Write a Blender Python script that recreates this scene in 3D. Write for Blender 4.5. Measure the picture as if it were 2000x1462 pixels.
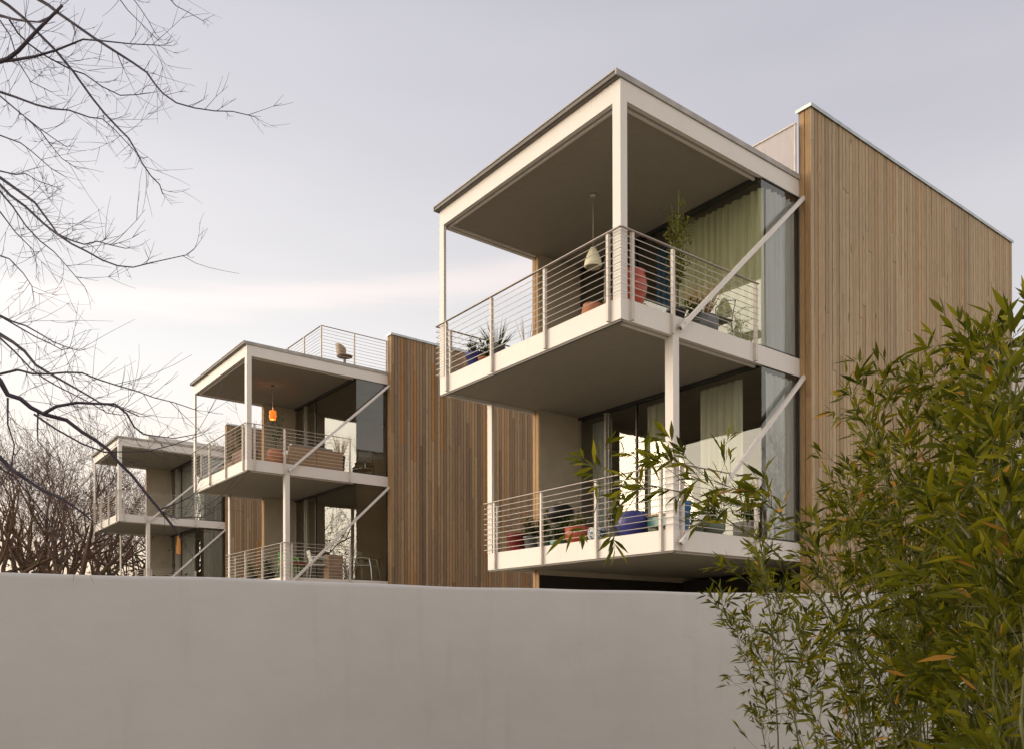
import bpy, math, random
from math import sin, cos, pi, radians
from mathutils import Vector, Matrix
random.seed(11)
R = random.random
def U(a, b): return a + (b - a) * R()
scn = bpy.context.scene
for o in list(bpy.data.objects): bpy.data.objects.remove(o)
C = scn.collection
EYE = 1.6
# ------------------------------------------------------------------ camera
cam = bpy.data.cameras.new('camera'); camo = bpy.data.objects.new('camera', cam); C.objects.link(camo)
cam.sensor_fit = 'HORIZONTAL'; cam.sensor_width = 36.0
cam.lens = 36.0 * 1623.62 / 2000
cam.shift_x = -(1003.67 - 1000) / 2000
cam.shift_y = (1236.29 - 731) / 2000
cam.clip_start = 0.05; cam.clip_end = 3000
PIT, ROL = 0.0035, -0.0019
rgt = Vector((cos(ROL), -sin(ROL) * -sin(PIT) * -1, 0))
f_ = Vector((0, cos(PIT), sin(PIT))); u0 = Vector((0, -sin(PIT), cos(PIT))); r0 = Vector((1, 0, 0))
rgt = r0 * cos(ROL) + u0 * sin(ROL); upv = u0 * cos(ROL) - r0 * sin(ROL)
M = Matrix((rgt, upv, -f_)).transposed().to_4x4(); M.translation = Vector((0, 0, EYE))
camo.matrix_world = M
scn.camera = camo
# ------------------------------------------------------------------ world
SUN_DIR = Vector((-0.972, 0.17, 0.13)).normalized()
w = bpy.data.worlds.new('World'); scn.world = w; w.use_nodes = True
N = w.node_tree.nodes; L = w.node_tree.links; N.clear()
def nd(T, **k):
    n = N.new(T)
    for a, b in k.items(): setattr(n, a, b)
    return n
def math_(op, a, b=None, clamp=False):
    n = nd('ShaderNodeMath', operation=op, use_clamp=clamp)
    for i, v in enumerate((a, b)):
        if v is None: continue
        if isinstance(v, (int, float)): n.inputs[i].default_value = v
        else: L.new(v, n.inputs[i])
    return n.outputs[0]
def ramp_(fac, stops, interp='EASE'):
    n = nd('ShaderNodeValToRGB'); n.color_ramp.interpolation = interp
    e = n.color_ramp.elements
    while len(e) < len(stops): e.new(0.5)
    for i, (p, c) in enumerate(stops): e[i].position = p; e[i].color = (*c, 1)
    L.new(fac, n.inputs[0]); return n.outputs[0]
tc = nd('ShaderNodeTexCoord'); sep = nd('ShaderNodeSeparateXYZ'); L.new(tc.outputs['Generated'], sep.inputs[0])
dx, dy, dz = sep.outputs
dot = nd('ShaderNodeVectorMath', operation='DOT_PRODUCT'); L.new(tc.outputs['Generated'], dot.inputs[0])
dot.inputs[1].default_value = SUN_DIR
gl = math_('MULTIPLY_ADD', dot.outputs['Value'], 0.5); N[-1].inputs[2].default_value = 0.5
elev = math_('MAXIMUM', dz, 0.0)
cool = ramp_(elev, [(0.0, (.92, .76, .58)), (.10, (.94, .87, .79)), (.28, (.79, .775, .775)), (.50, (.58, .57, .632)), (1.0, (.44, .45, .53))], 'LINEAR')
warm = ramp_(elev, [(0.0, (1.35, .95, .58)), (.12, (1.22, 1.05, .88)), (.30, (1.02, .99, .97)), (.55, (.70, .69, .74)), (1.0, (.45, .46, .55))], 'LINEAR')
gf = ramp_(gl, [(0.40, (0, 0, 0)), (0.86, (1, 1, 1))], 'EASE')
mx = nd('ShaderNodeMix', data_type='RGBA'); L.new(gf, mx.inputs[0]); L.new(cool, mx.inputs[6]); L.new(warm, mx.inputs[7])
# bright afterglow round the point where the sun went down (out of the picture, to the left)
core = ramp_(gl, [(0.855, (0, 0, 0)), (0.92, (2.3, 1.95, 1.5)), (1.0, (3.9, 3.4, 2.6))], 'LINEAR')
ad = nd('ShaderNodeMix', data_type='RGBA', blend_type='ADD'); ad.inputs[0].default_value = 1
# the half of the sky behind the viewer is made brighter and creamier as added fill light
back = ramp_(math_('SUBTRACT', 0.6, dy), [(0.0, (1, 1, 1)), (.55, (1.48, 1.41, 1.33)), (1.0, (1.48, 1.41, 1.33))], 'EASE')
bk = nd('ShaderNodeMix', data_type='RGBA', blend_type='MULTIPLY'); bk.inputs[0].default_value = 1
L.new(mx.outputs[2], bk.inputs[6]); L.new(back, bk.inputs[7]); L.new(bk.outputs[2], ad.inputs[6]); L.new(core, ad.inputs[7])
# thin pink streak of cloud
q = math_('SUBTRACT', dz, math_('MULTIPLY', dx, 0.13)); q = math_('SUBTRACT', q, 0.397)
mp = nd('ShaderNodeMapping'); mp.inputs['Scale'].default_value = (3, 3, 28); L.new(tc.outputs['Generated'], mp.inputs[0])
nz = nd('ShaderNodeTexNoise'); nz.inputs['Scale'].default_value = 1.6; nz.inputs['Detail'].default_value = 5; L.new(mp.outputs[0], nz.inputs['Vector'])
q = math_('ADD', q, math_('MULTIPLY', math_('SUBTRACT', nz.outputs[0], 0.5), 0.03))
g = math_('POWER', math_('MULTIPLY', q, 85.0), 2.0); g = math_('EXPONENT', math_('MULTIPLY', g, -1.0))
g = math_('MULTIPLY', g, ramp_(dx, [(0.0, (1, 1, 1)), (.18, (0, 0, 0))]))
mp2 = nd('ShaderNodeMapping'); mp2.inputs['Scale'].default_value = (1.5, 1.5, 7); L.new(tc.outputs['Generated'], mp2.inputs[0])
nz2 = nd('ShaderNodeTexNoise'); nz2.inputs['Scale'].default_value = 1.3; nz2.inputs['Detail'].default_value = 4; L.new(mp2.outputs[0], nz2.inputs['Vector'])
bz = math_('MULTIPLY', math_('SUBTRACT', nz2.outputs[0], 0.5), 0.16)
cl = nd('ShaderNodeVectorMath', operation='SCALE'); cl.inputs[0].default_value = (.17, .10, .07); L.new(g, cl.inputs[3])
cl2 = nd('ShaderNodeVectorMath', operation='SCALE'); cl2.inputs[0].default_value = (1, .9, .88); L.new(bz, cl2.inputs[3])
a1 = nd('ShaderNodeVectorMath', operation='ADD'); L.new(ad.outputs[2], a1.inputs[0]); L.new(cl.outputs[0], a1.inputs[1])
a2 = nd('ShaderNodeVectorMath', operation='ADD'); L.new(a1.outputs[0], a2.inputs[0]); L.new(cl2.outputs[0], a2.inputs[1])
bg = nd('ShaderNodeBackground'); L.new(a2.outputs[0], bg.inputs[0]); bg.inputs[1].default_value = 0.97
sky = nd('ShaderNodeTexSky', sky_type='NISHITA', sun_disc=False)
sky.sun_elevation = math.asin(SUN_DIR.z); sky.sun_rotation = math.atan2(SUN_DIR.x, SUN_DIR.y)
bg2 = nd('ShaderNodeBackground'); L.new(sky.outputs[0], bg2.inputs[0]); bg2.inputs[1].default_value = 0.01
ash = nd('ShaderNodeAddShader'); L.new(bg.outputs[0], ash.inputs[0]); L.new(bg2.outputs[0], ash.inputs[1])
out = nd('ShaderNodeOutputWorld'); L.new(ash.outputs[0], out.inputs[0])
# ------------------------------------------------------------------ sun (soft afterglow)
sl = bpy.data.lights.new('sun', 'SUN'); sl.energy = 0.55; sl.angle = radians(16); sl.color = (1.0, .76, .54)
so = bpy.data.objects.new('sun', sl); C.objects.link(so); so.rotation_euler = SUN_DIR.to_track_quat('Z', 'Y').to_euler()
so.location = (-20, 5, 20)
# ------------------------------------------------------------------ exposure
vs = scn.view_settings; vs.view_transform = 'Standard'; vs.look = 'None'; vs.exposure = 0; vs.gamma = 1
scn.cycles.max_bounces = 7; scn.cycles.transparent_max_bounces = 16; scn.cycles.diffuse_bounces = 4; scn.cycles.glossy_bounces = 4
scn.cycles.caustics_reflective = False; scn.cycles.caustics_refractive = False
try: scn.cycles.use_denoising = True
except Exception: pass

# ================================================================== materials
class MT:
    def __init__(s, name):
        s.m = bpy.data.materials.new(name); s.m.use_nodes = True; s.nt = s.m.node_tree; s.n = s.nt.nodes; s.l = s.nt.links
        s.b = s.n['Principled BSDF']; s.o = s.n['Material Output']
        s.b.inputs['Roughness'].default_value = .6
        s.tc = s.n.new('ShaderNodeTexCoord')
    def vec(s, scale=(1, 1, 1), src='Object'):
        m = s.n.new('ShaderNodeMapping'); m.inputs['Scale'].default_value = scale; s.l.new(s.tc.outputs[src], m.inputs[0]); return m.outputs[0]
    def noise(s, sc, det=4, scale=(1, 1, 1), rough=.5):
        n = s.n.new('ShaderNodeTexNoise'); n.inputs['Scale'].default_value = sc; n.inputs['Detail'].default_value = det; n.inputs['Roughness'].default_value = rough
        s.l.new(s.vec(scale), n.inputs['Vector']); return n.outputs[0]
    def attr(s, name='rnd'):
        a = s.n.new('ShaderNodeAttribute'); a.attribute_name = name; return a.outputs['Fac']
    def ramp(s, fac, stops, interp='LINEAR'):
        n = s.n.new('ShaderNodeValToRGB'); n.color_ramp.interpolation = interp; e = n.color_ramp.elements
        while len(e) < len(stops): e.new(.5)
        for i, (p, c) in enumerate(stops): e[i].position = p; e[i].color = (*c, 1) if len(c) == 3 else c
        s.l.new(fac, n.inputs[0]); return n.outputs[0]
    def mix(s, a, b, f, bt='MIX'):
        n = s.n.new('ShaderNodeMix'); n.data_type = 'RGBA'; n.blend_type = bt
        for i, v in ((0, f), (6, a), (7, b)):
            if isinstance(v, (int, float)): n.inputs[i].default_value = v
            elif isinstance(v, tuple): n.inputs[i].default_value = (*v, 1)
            else: s.l.new(v, n.inputs[i])
        return n.outputs[2]
    def col(s, c):
        if isinstance(c, tuple): s.b.inputs['Base Color'].default_value = (*c, 1)
        else: s.l.new(c, s.b.inputs['Base Color'])
    def bump(s, h, st=.3, dist=.01):
        b = s.n.new('ShaderNodeBump'); b.inputs['Strength'].default_value = st; b.inputs['Distance'].default_value = dist
        s.l.new(h, b.inputs['Height']); s.l.new(b.outputs[0], s.b.inputs['Normal'])
    def rough(s, v): s.b.inputs['Roughness'].default_value = v

def plain(name, c, rough=.6, var=.12, sc=6, metal=0, bump=0):
    m = MT(name); n = m.noise(sc, 5)
    d = tuple(x * (1 - var * 1.6) for x in c); e = tuple(min(1, x * (1 + var)) for x in c)
    m.col(m.ramp(n, [(.3, d), (.7, e)])); m.rough(rough); m.b.inputs['Metallic'].default_value = metal
    if bump: m.bump(m.noise(sc * 12, 4), bump, .004)
    return m.m
MATS = {}
def white_paint(name, c):
    m = MT(name); n = m.noise(1.3, 6); st = m.noise(5, 5, (7, 7, .5))
    base = m.ramp(n, [(.3, tuple(x * .93 for x in c)), (.7, c)])
    m.col(m.mix(base, tuple(x * .72 for x in c), m.ramp(st, [(.58, (0, 0, 0)), (.80, (.45, .45, .45))]))); m.rough(.45)
    m.bump(m.noise(60, 3), .08, .002); return m.m
MATS['steel'] = white_paint('cream_painted_steel', (.71, .675, .625))
MATS['cap'] = plain('roof_edge_metal', (.36, .34, .31), .45, .15, 4)
MATS['capdark'] = plain('weathered_gutter', (.12, .105, .09), .55, .12, 3)
MATS['coping'] = plain('galvanised_coping', (.42, .46, .46), .35, .15, 5, .6)
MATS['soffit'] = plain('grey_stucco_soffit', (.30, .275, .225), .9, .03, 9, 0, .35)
MATS['roofing'] = plain('roof_membrane', (.30, .29, .28), .9, .2, 3)
MATS['stucco'] = plain('beige_stucco', (.50, .44, .34), .85, .06, 2.5, 0, .35)
MATS['interior'] = plain('interior_plaster', (.52, .47, .39), .8, .05, 2)
MATS['floor'] = plain('interior_floor', (.26, .19, .12), .5, .2, 3)
MATS['track'] = plain('dark_window_track', (.03, .028, .026), .4, .1, 4)
MATS['alum'] = plain('aluminium_frame', (.50, .47, .42), .35, .05, 5, .5)
MATS['rail'] = plain('painted_rail', (.58, .53, .47), .4, .08, 5)
MATS['railtop'] = plain('top_rail_metal', (.40, .35, .31), .4, .1, 5)
MATS['deckb'] = plain('grey_deck_boards', (.36, .31, .25), .8, .2, 9)
def wood(name, lo, mid, hi, streak, g=1.0):
    m = MT(name); r = m.attr()
    base = m.ramp(r, [(0, lo), (.45, mid), (.8, hi), (1.0, streak)])
    gr = m.noise(14, 6, (6, 6, .28), .65); big = m.noise(.55, 3, (1, 1, .5))
    c = m.mix(base, m.ramp(gr, [(.30, (.55, .50, .45)), (.62, (1.12, 1.10, 1.06))]), .75 * g, 'MULTIPLY')
    c = m.mix(c, m.ramp(big, [(.3, (.82, .82, .84)), (.7, (1.08, 1.05, 1.0))]), .8, 'MULTIPLY')
    kn = m.noise(2.3, 2, (5, 5, 1.1)); c = m.mix(c, (.10, .07, .045), m.ramp(kn, [(.72, (0, 0, 0)), (.76, (.8, .8, .8))]))
    m.col(c); m.rough(.8); m.bump(gr, .35, .004); return m.m
MATS['woodA'] = wood('weathered_cedar', (.33, .245, .15), (.43, .33, .205), (.51, .41, .27), (.46, .28, .12))
MATS['woodB'] = wood('brown_cedar', (.17, .118, .07), (.28, .195, .115), (.40, .295, .175), (.40, .20, .065))
MATS['woodend'] = wood('glow_tinted_cedar', (.36, .23, .11), (.43, .28, .14), (.46, .31, .17), (.40, .24, .10))  # end boards: the warm light they face is put into this golden tone
MATS['gap'] = plain('felt_and_deck_shade', (.03, .024, .018), .9)  # backing behind boards, also painted shade for the walls under the deck
def glass_mat():
    m = MT('window_glass'); m.n.remove(m.b)
    fr = m.n.new('ShaderNodeFresnel'); fr.inputs['IOR'].default_value = 1.66
    a = m.n.new('ShaderNodeMath'); a.operation = 'MULTIPLY_ADD'; a.inputs[1].default_value = 1.15; a.inputs[2].default_value = .02; a.use_clamp = True
    m.l.new(fr.outputs[0], a.inputs[0])
    t = m.n.new('ShaderNodeBsdfTransparent'); t.inputs[0].default_value = (.97, .99, .96, 1)
    g = m.n.new('ShaderNodeBsdfGlossy'); g.inputs[0].default_value = (.95, .97, .95, 1); g.inputs['Roughness'].default_value = 0.0
    nz = m.n.new('ShaderNodeTexNoise'); nz.inputs['Scale'].default_value = .9; nz.inputs['Detail'].default_value = 1; m.l.new(m.tc.outputs['Object'], nz.inputs['Vector'])
    b = m.n.new('ShaderNodeBump'); b.inputs['Strength'].default_value = .06; b.inputs['Distance'].default_value = .05; m.l.new(nz.outputs[0], b.inputs['Height']); m.l.new(b.outputs[0], g.inputs['Normal'])
    x = m.n.new('ShaderNodeMixShader'); m.l.new(a.outputs[0], x.inputs[0]); m.l.new(t.outputs[0], x.inputs[1]); m.l.new(g.outputs[0], x.inputs[2])
    m.l.new(x.outputs[0], m.o.inputs[0]); return m.m
MATS['glass'] = glass_mat()
def cloth(name, c, tr=.35):
    m = MT(name); n = m.noise(3, 4, (8, 8, .6)); m.col(m.ramp(n, [(.3, tuple(x * .85 for x in c)), (.7, c)])); m.rough(.9)
    t = m.n.new('ShaderNodeBsdfTranslucent'); t.inputs[0].default_value = (*c, 1)
    x = m.n.new('ShaderNodeMixShader'); x.inputs[0].default_value = tr
    m.l.new(m.b.outputs[0], x.inputs[1]); m.l.new(t.outputs[0], x.inputs[2]); m.l.new(x.outputs[0], m.o.inputs[0]); return m.m
MATS['curtain'] = cloth('sage_curtain', (.86, .88, .60), .12)
MATS['cream'] = cloth('cream_curtain', (.88, .89, .72), .12)
MATS['sheer'] = cloth('pale_curtain', (.93, .95, .94), .03)
MATS['greycur'] = cloth('grey_curtain', (.66, .70, .69), .10)
MATS['blue'] = cloth('blue_cloth', (.05, .14, .26), .1)
def leafm(name, stops, tr=.35):
    m = MT(name); r = m.attr(); m.col(m.ramp(r, stops)); m.rough(.58); m.b.inputs['Specular IOR Level'].default_value = .15
    n = m.noise(30, 2); 
    t = m.n.new('ShaderNodeBsdfTranslucent'); m.l.new(m.b.inputs['Base Color'].links[0].from_socket, t.inputs[0])
    x = m.n.new('ShaderNodeMixShader'); x.inputs[0].default_value = tr
    m.l.new(m.b.outputs[0], x.inputs[1]); m.l.new(t.outputs[0], x.inputs[2]); m.l.new(x.outputs[0], m.o.inputs[0]); return m.m
MATS['bamboo'] = leafm('bamboo_leaf', [(0, (.026, .035, .003)), (.35, (.088, .098, .005)), (.75, (.205, .195, .008)), (.94, (.32, .27, .018)), (.955, (.38, .19, .03)), (1, (.42, .22, .04))], .45)
MATS['culm'] = plain('bamboo_culm', (.10, .10, .03), .5, .35, 8)
MATS['green'] = leafm('pot_plant_leaf', [(0, (.02, .045, .012)), (.6, (.05, .085, .02)), (1, (.12, .15, .03))], .25)
MATS['yellowgreen'] = leafm('climber_leaf', [(0, (.10, .12, .02)), (.6, (.20, .21, .04)), (1, (.30, .28, .07))], .3)
MATS['straw'] = leafm('dry_grass', [(0, (.30, .20, .09)), (1, (.52, .38, .20))], .3)
MATS['bark'] = plain('grey_bark', (.050, .040, .058), .8, .3, 14)
MATS['twig'] = plain('brown_twig', (.135, .078, .048), .8, .3, 5)
MATS['thicket'] = plain('thicket_twig', (.075, .058, .034), .85, .3, 5)
def glaze(name, c, rough=.18, var=.15): return plain(name, c, rough, var, 7)
for k, c in dict(terracotta=(.50, .16, .06), redpot=(.40, .065, .035), crimson=(.22, .022, .024), cobalt=(.035, .04, .20), slate=(.14, .15, .15), teal=(.12, .30, .27),
                 bluepot=(.04, .16, .36), black=(.015, .015, .016), olive=(.13, .15, .11)).items(): MATS[k] = glaze(k + '_glaze', c, .3)
MATS['terra2'] = plain('terracotta_clay', (.46, .19, .09), .8, .15, 6)
MATS['chrome'] = plain('chrome_tube', (.75, .75, .75), .15, .03, 5, 1)
MATS['wicker'] = plain('wicker_weave', (.34, .22, .12), .8, .25, 60, 0, .6)
MATS['brownbox'] = plain('brown_planter_wood', (.20, .11, .06), .7, .25, 9)
MATS['lime'] = plain('lime_plastic', (.16, .48, .06), .4, .05)
MATS['whiteplastic'] = plain('white_plastic', (.72, .74, .68), .35, .04)
MATS['tan'] = plain('tan_moulded_ply', (.30, .20, .13), .5, .15)
MATS['lamp'] = plain('cream_lampshade', (.75, .72, .52), .5, .05)
def emis(name, c, st, base=None):
    m = MT(name); m.col(base or c); n = m.noise(6, 2, (1, 1, 1)); m.b.inputs['Emission Color'].default_value = (*c, 1); m.b.inputs['Emission Strength'].default_value = st; return m.m
MATS['lampB'] = emis('glowing_orange_shade', (1.0, .20, .02), .95); MATS['bulb'] = emis('bulb_glow', (1, .45, .12), 2.6)
MATS['lampC'] = emis('glowing_amber_shade', (1.0, .36, .03), .10, (.45, .20, .05)); MATS['bulbC'] = emis('amber_bulb_glow', (1, .50, .10), 2.4)
def groundm():
    m = MT('pale_bounce_ground'); n = m.noise(.6, 8); n2 = m.noise(9, 5)  # unseen ground, made pale to bounce light up under the decks
    m.col(m.mix(m.ramp(n, [(.35, (.30, .27, .21)), (.65, (.42, .37, .29))]), m.ramp(n2, [(.3, (.6, .6, .6)), (.7, (1.2, 1.2, 1.2))]), .7, 'MULTIPLY')); m.rough(.95); m.bump(n2, .6, .03); return m.m
MATS['ground'] = groundm()
def gwallm():
    m = MT('white_rendered_wall'); n = m.noise(.8, 6, (1, 1, .8), .6); n2 = m.noise(2.2, 6, (1, 1, 2.0), .6); f = m.noise(170, 3)
    st = m.noise(1.7, 5, (3.2, 3.2, .35), .6)
    c = m.mix(m.ramp(n, [(.3, (.50, .484, .455)), (.7, (.53, .513, .482))]), m.ramp(n2, [(.35, (.975, .973, .97)), (.6, (1.01, 1.01, 1.01))]), .9, 'MULTIPLY')
    c = m.mix(c, m.ramp(st, [(.55, (1, 1, 1)), (.8, (.90, .895, .885))]), .8, 'MULTIPLY')
    m.col(c); m.rough(.9)
    mxn = m.n.new('ShaderNodeMath'); mxn.operation = 'MULTIPLY_ADD'; m.l.new(n2, mxn.inputs[0]); mxn.inputs[1].default_value = 5.0; m.l.new(f, mxn.inputs[2])
    m.bump(mxn.outputs[0], .28, .005); return m.m
MATS['gwall'] = gwallm()

# ================================================================== mesh builder
class MB:
    def __init__(s): s.v = []; s.f = []; s.r = []; s.sm = []
    def add(s, vs, fs, rnd=0., smooth=False):
        b = len(s.v); s.v += [tuple(p) for p in vs]
        for f in fs: s.f.append([b + i for i in f]); s.r.append(rnd); s.sm.append(smooth)
    def box(s, x0, x1, y0, y1, z0, z1, rnd=0.):
        s.add([(x0, y0, z0), (x1, y0, z0), (x1, y1, z0), (x0, y1, z0), (x0, y0, z1), (x1, y0, z1), (x1, y1, z1), (x0, y1, z1)],
              [(0, 3, 2, 1), (4, 5, 6, 7), (0, 1, 5, 4), (1, 2, 6, 5), (2, 3, 7, 6), (3, 0, 4, 7)], rnd)
        return s
    def bar(s, a, b, wv, w, h, rnd=0.):
        a = Vector(a); b = Vector(b); d = (b - a).normalized(); wv = Vector(wv); wv = (wv - d * wv.dot(d)).normalized(); hv = d.cross(wv)
        vs = []
        for p in (a, b):
            for i, j in ((-1, -1), (1, -1), (1, 1), (-1, 1)): vs.append(p + wv * (w / 2 * i) + hv * (h / 2 * j))
        s.add(vs, [(0, 1, 2, 3), (7, 6, 5, 4), (0, 4, 5, 1), (1, 5, 6, 2), (2, 6, 7, 3), (3, 7, 4, 0)], rnd); return s
    def tube(s, pts, rad, n=6, rnd=0., cap=True):
        pts = [Vector(p) for p in pts]; m = len(pts)
        if not isinstance(rad, (list, tuple)): rad = [rad] * m
        vs = []; ref = None
        for i, p in enumerate(pts):
            d = pts[min(i + 1, m - 1)] - pts[max(i - 1, 0)]
            if d.length < 1e-9: d = Vector((0, 0, 1))
            d.normalize()
            if ref is None: ref = d.orthogonal().normalized()
            ref = (ref - d * ref.dot(d))
            ref = ref.normalized() if ref.length > 1e-6 else d.orthogonal().normalized()
            o = d.cross(ref)
            for k in range(n):
                a = 2 * pi * k / n; vs.append(p + (ref * cos(a) + o * sin(a)) * rad[i])
        fs = [(i * n + k, i * n + (k + 1) % n, (i + 1) * n + (k + 1) % n, (i + 1) * n + k) for i in range(m - 1) for k in range(n)]
        if cap: fs += [tuple(range(n - 1, -1, -1)), tuple((m - 1) * n + k for k in range(n))]
        s.add(vs, fs, rnd, n > 4); return s
    def lathe(s, prof, c=(0, 0, 0), n=24, rnd=0., close=True):
        vs = []; m = len(prof)
        for r, z in prof:
            for k in range(n): a = 2 * pi * k / n; vs.append((c[0] + r * cos(a), c[1] + r * sin(a), c[2] + z))
        fs = [(i * n + k, i * n + (k + 1) % n, (i + 1) * n + (k + 1) % n, (i + 1) * n + k) for i in range(m - 1) for k in range(n)]
        s.add(vs, fs, rnd, True)
        if close: s.add([vs[k] for k in range(n)], [tuple(range(n - 1, -1, -1))], rnd)
        return s
    def leaf(s, base, d, up, ln, wd, rnd=0., droop=.25, seg=3):
        d = Vector(d).normalized(); up = Vector(up); sd = d.cross(up)
        if sd.length < 1e-4: sd = d.orthogonal()
        sd.normalize(); nn = sd.cross(d).normalized(); base = Vector(base); vs = [base]; prof = {3: (.75, 1., .55), 2: (1., .6)}[seg]
        for i, wq in enumerate(prof):
            t = (i + 1) / (seg + 1) if seg == 3 else (i + 1) / 3.
            c = base + d * ln * t - Vector((0, 0, 1)) * (droop * ln * t * t)
            hw = wd * .5 * wq
            vs += [c + sd * hw + nn * hw * .35, c, c - sd * hw + nn * hw * .35]
        vs.append(base + d * ln - Vector((0, 0, 1)) * droop * ln)
        fs = [(0, 2, 1), (0, 3, 2)]
        for i in range(seg - 1):
            a = 1 + 3 * i; fs += [(a, a + 1, a + 4, a + 3), (a + 1, a + 2, a + 5, a + 4)]
        a = 1 + 3 * (seg - 1); e = len(vs) - 1; fs += [(a, a + 1, e), (a + 1, a + 2, e)]
        s.add(vs, fs, rnd, True)
    def build(s, name, mat, parent=None, loc=None, rotz=0.):
        me = bpy.data.meshes.new(name); me.from_pydata(s.v, [], s.f); me.update()
        at = me.attributes.new('rnd', 'FLOAT', 'FACE'); at.data.foreach_set('value', s.r)
        me.polygons.foreach_set('use_smooth', s.sm)
        me.materials.append(MATS[mat] if isinstance(mat, str) else mat)
        o = bpy.data.objects.new(name, me); C.objects.link(o)
        if parent: o.parent = parent
        if loc is not None: o.location = loc
        o.rotation_euler.z = rotz
        return o
def tag(o, label, cat, group=None, kind=None):
    if label: o['label'] = label
    if cat: o['category'] = cat
    if group: o['group'] = group
    if kind: o['kind'] = kind
    return o
def thing(name, label, cat, loc=(0, 0, 0), rotz=0., group=None):
    o = bpy.data.objects.new(name, None); C.objects.link(o); o.location = loc; o.rotation_euler.z = rotz; o.empty_display_size = .3
    return tag(o, label, cat, group)

# ================================================================== ground
g = MB(); n = 24
for i in range(n):
    pass
g.add([(-900, -900, 0), (900, -900, 0), (900, 900, 0), (-900, 900, 0)], [(0, 1, 2, 3)])
tag(g.build('ground', 'ground'), None, None, None, 'structure')

# ================================================================== garden wall (curved, white render)
def arc_pts():
    key = [(-9.0, 3.2), (-6.2, 4.25), (-3.5, 5.72), (-2.16, 6.36), (-1.05, 7.0), (0, 7.62), (1.3, 8.2), (2.6, 8.55), (4.2, 8.72), (6.5, 8.75), (9.5, 8.6)]
    tz = [.452, .452, .4505, .4495, .4465, .4465, .4475, .4475, .4510, .451, .451]
    pts = []
    for i in range(len(key) - 1):
        p0 = key[max(i - 1, 0)]; p1 = key[i]; p2 = key[i + 1]; p3 = key[min(i + 2, len(key) - 1)]
        for k in range(10):
            t = k / 10
            f = lambda a, b, c, d: .5 * (2 * b + (c - a) * t + (2 * a - 5 * b + 4 * c - d) * t * t + (3 * b - a - 3 * c + d) * t ** 3)
            pts.append((f(p0[0], p1[0], p2[0], p3[0]), f(p0[1], p1[1], p2[1], p3[1]), tz[i] + (tz[i + 1] - tz[i]) * t))
    return pts
P = arc_pts(); wb = MB(); prof = []
for i, (x, y, zt) in enumerate(P):
    a = P[max(i - 1, 0)]; b = P[min(i + 1, len(P) - 1)]
    nx, ny = (b[1] - a[1]), -(b[0] - a[0]); l = math.hypot(nx, ny); nx /= l; ny /= l   # towards camera
    zt = zt + EYE + .004 * sin(x * 2.1) + .003 * sin(x * 5.3 + 1)
    T = .22; r = .022
    prof.append([(x, y, 0), (x, y, zt * .5), (x, y, zt - r * 1.6), (x - nx * r * .3, y - ny * r * .3, zt - r * .6), (x - nx * r, y - ny * r, zt), (x - nx * (T - r), y - ny * (T - r), zt), (x - nx * T, y - ny * T, zt - r), (x - nx * T, y - ny * T, 0)])
vs = [p for row in prof for p in row]; k = len(prof[0]); fs = []
for i in range(len(prof) - 1):
    for j in range(k - 1): fs.append((i * k + j, (i + 1) * k + j, (i + 1) * k + j + 1, i * k + j + 1))
wb.add(vs, fs, 0, True)
tag(wb.build('garden_wall', 'gwall'), 'long curved white rendered garden wall in the foreground below the houses', 'garden wall')

# ================================================================== houses
YAW = 0.9113
W, D, G, INS = 4.64, 4.297, 3.237, 1.078
ZR, ZRB, Z2T, Z2B, Z1T, Z1B, ZW = [z + EYE for z in (7.776, 7.492, 4.722, 4.418, 1.585, 1.268, 8.956)]
TW, LW, GE = .225, 8.03, 2.177
HS = [((1.497, 11.557), 0.0), ((-7.177, 22.359), .085), ((-15.962, 33.558), .281)]
XA, YA = Vector((cos(YAW), -sin(YAW), 0)), Vector((sin(YAW), cos(YAW), 0))
def hp(k, x, y, z=0.):
    (hx, hy), hz = HS[k]; return Vector((hx, hy, hz)) + XA * x + YA * y + Vector((0, 0, z))
HROT = -YAW
def boards(mb, axis, a0, a1, fix, z0, z1, wid, th, sgn, rs, jitter=.5, gap=.014):
    # vertical boards along axis 'y' on plane x=fix (outward +x*sgn), or along 'x' on plane y=fix (outward -y)
    rng = random.Random(rs); n = max(1, round((a1 - a0) / wid)); wd = (a1 - a0) / n
    for i in range(n):
        s0 = a0 + i * wd; s1 = s0 + wd - gap
        z = z0; base = rng.random()
        while z < z1 - .01:
            zz = min(z1, z + rng.uniform(1.6, 4.6)) if rng.random() < .85 else z1
            if z1 - zz < .5: zz = z1
            d = th + rng.uniform(-.004, .004); rr = min(1, max(0, base * .5 + rng.random() * .5 + (rng.random() < .06) * .4))
            if axis == 'y':
                x0, x1 = sorted((fix, fix + sgn * d)); mb.box(x0, x1, s0, s1, z, zz - .006, rr)
            else: mb.box(s0, s1, fix - d, fix, z, zz - .002, rr)
            z = zz
def railing_mb(path, z, h=.948, n=9, sp=.0985):
    rods = MB(); top = MB()
    for i in range(n):
        zz = z + h - sp * (i + 1); rods.tube([(x, y, zz) for x, y in path], .0062, 5)
    for a, b in zip(path[:-1], path[1:]): top.bar((*a, z + h), (*b, z + h), (0, 0, 1), .012, .042)
    return rods, top
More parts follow.
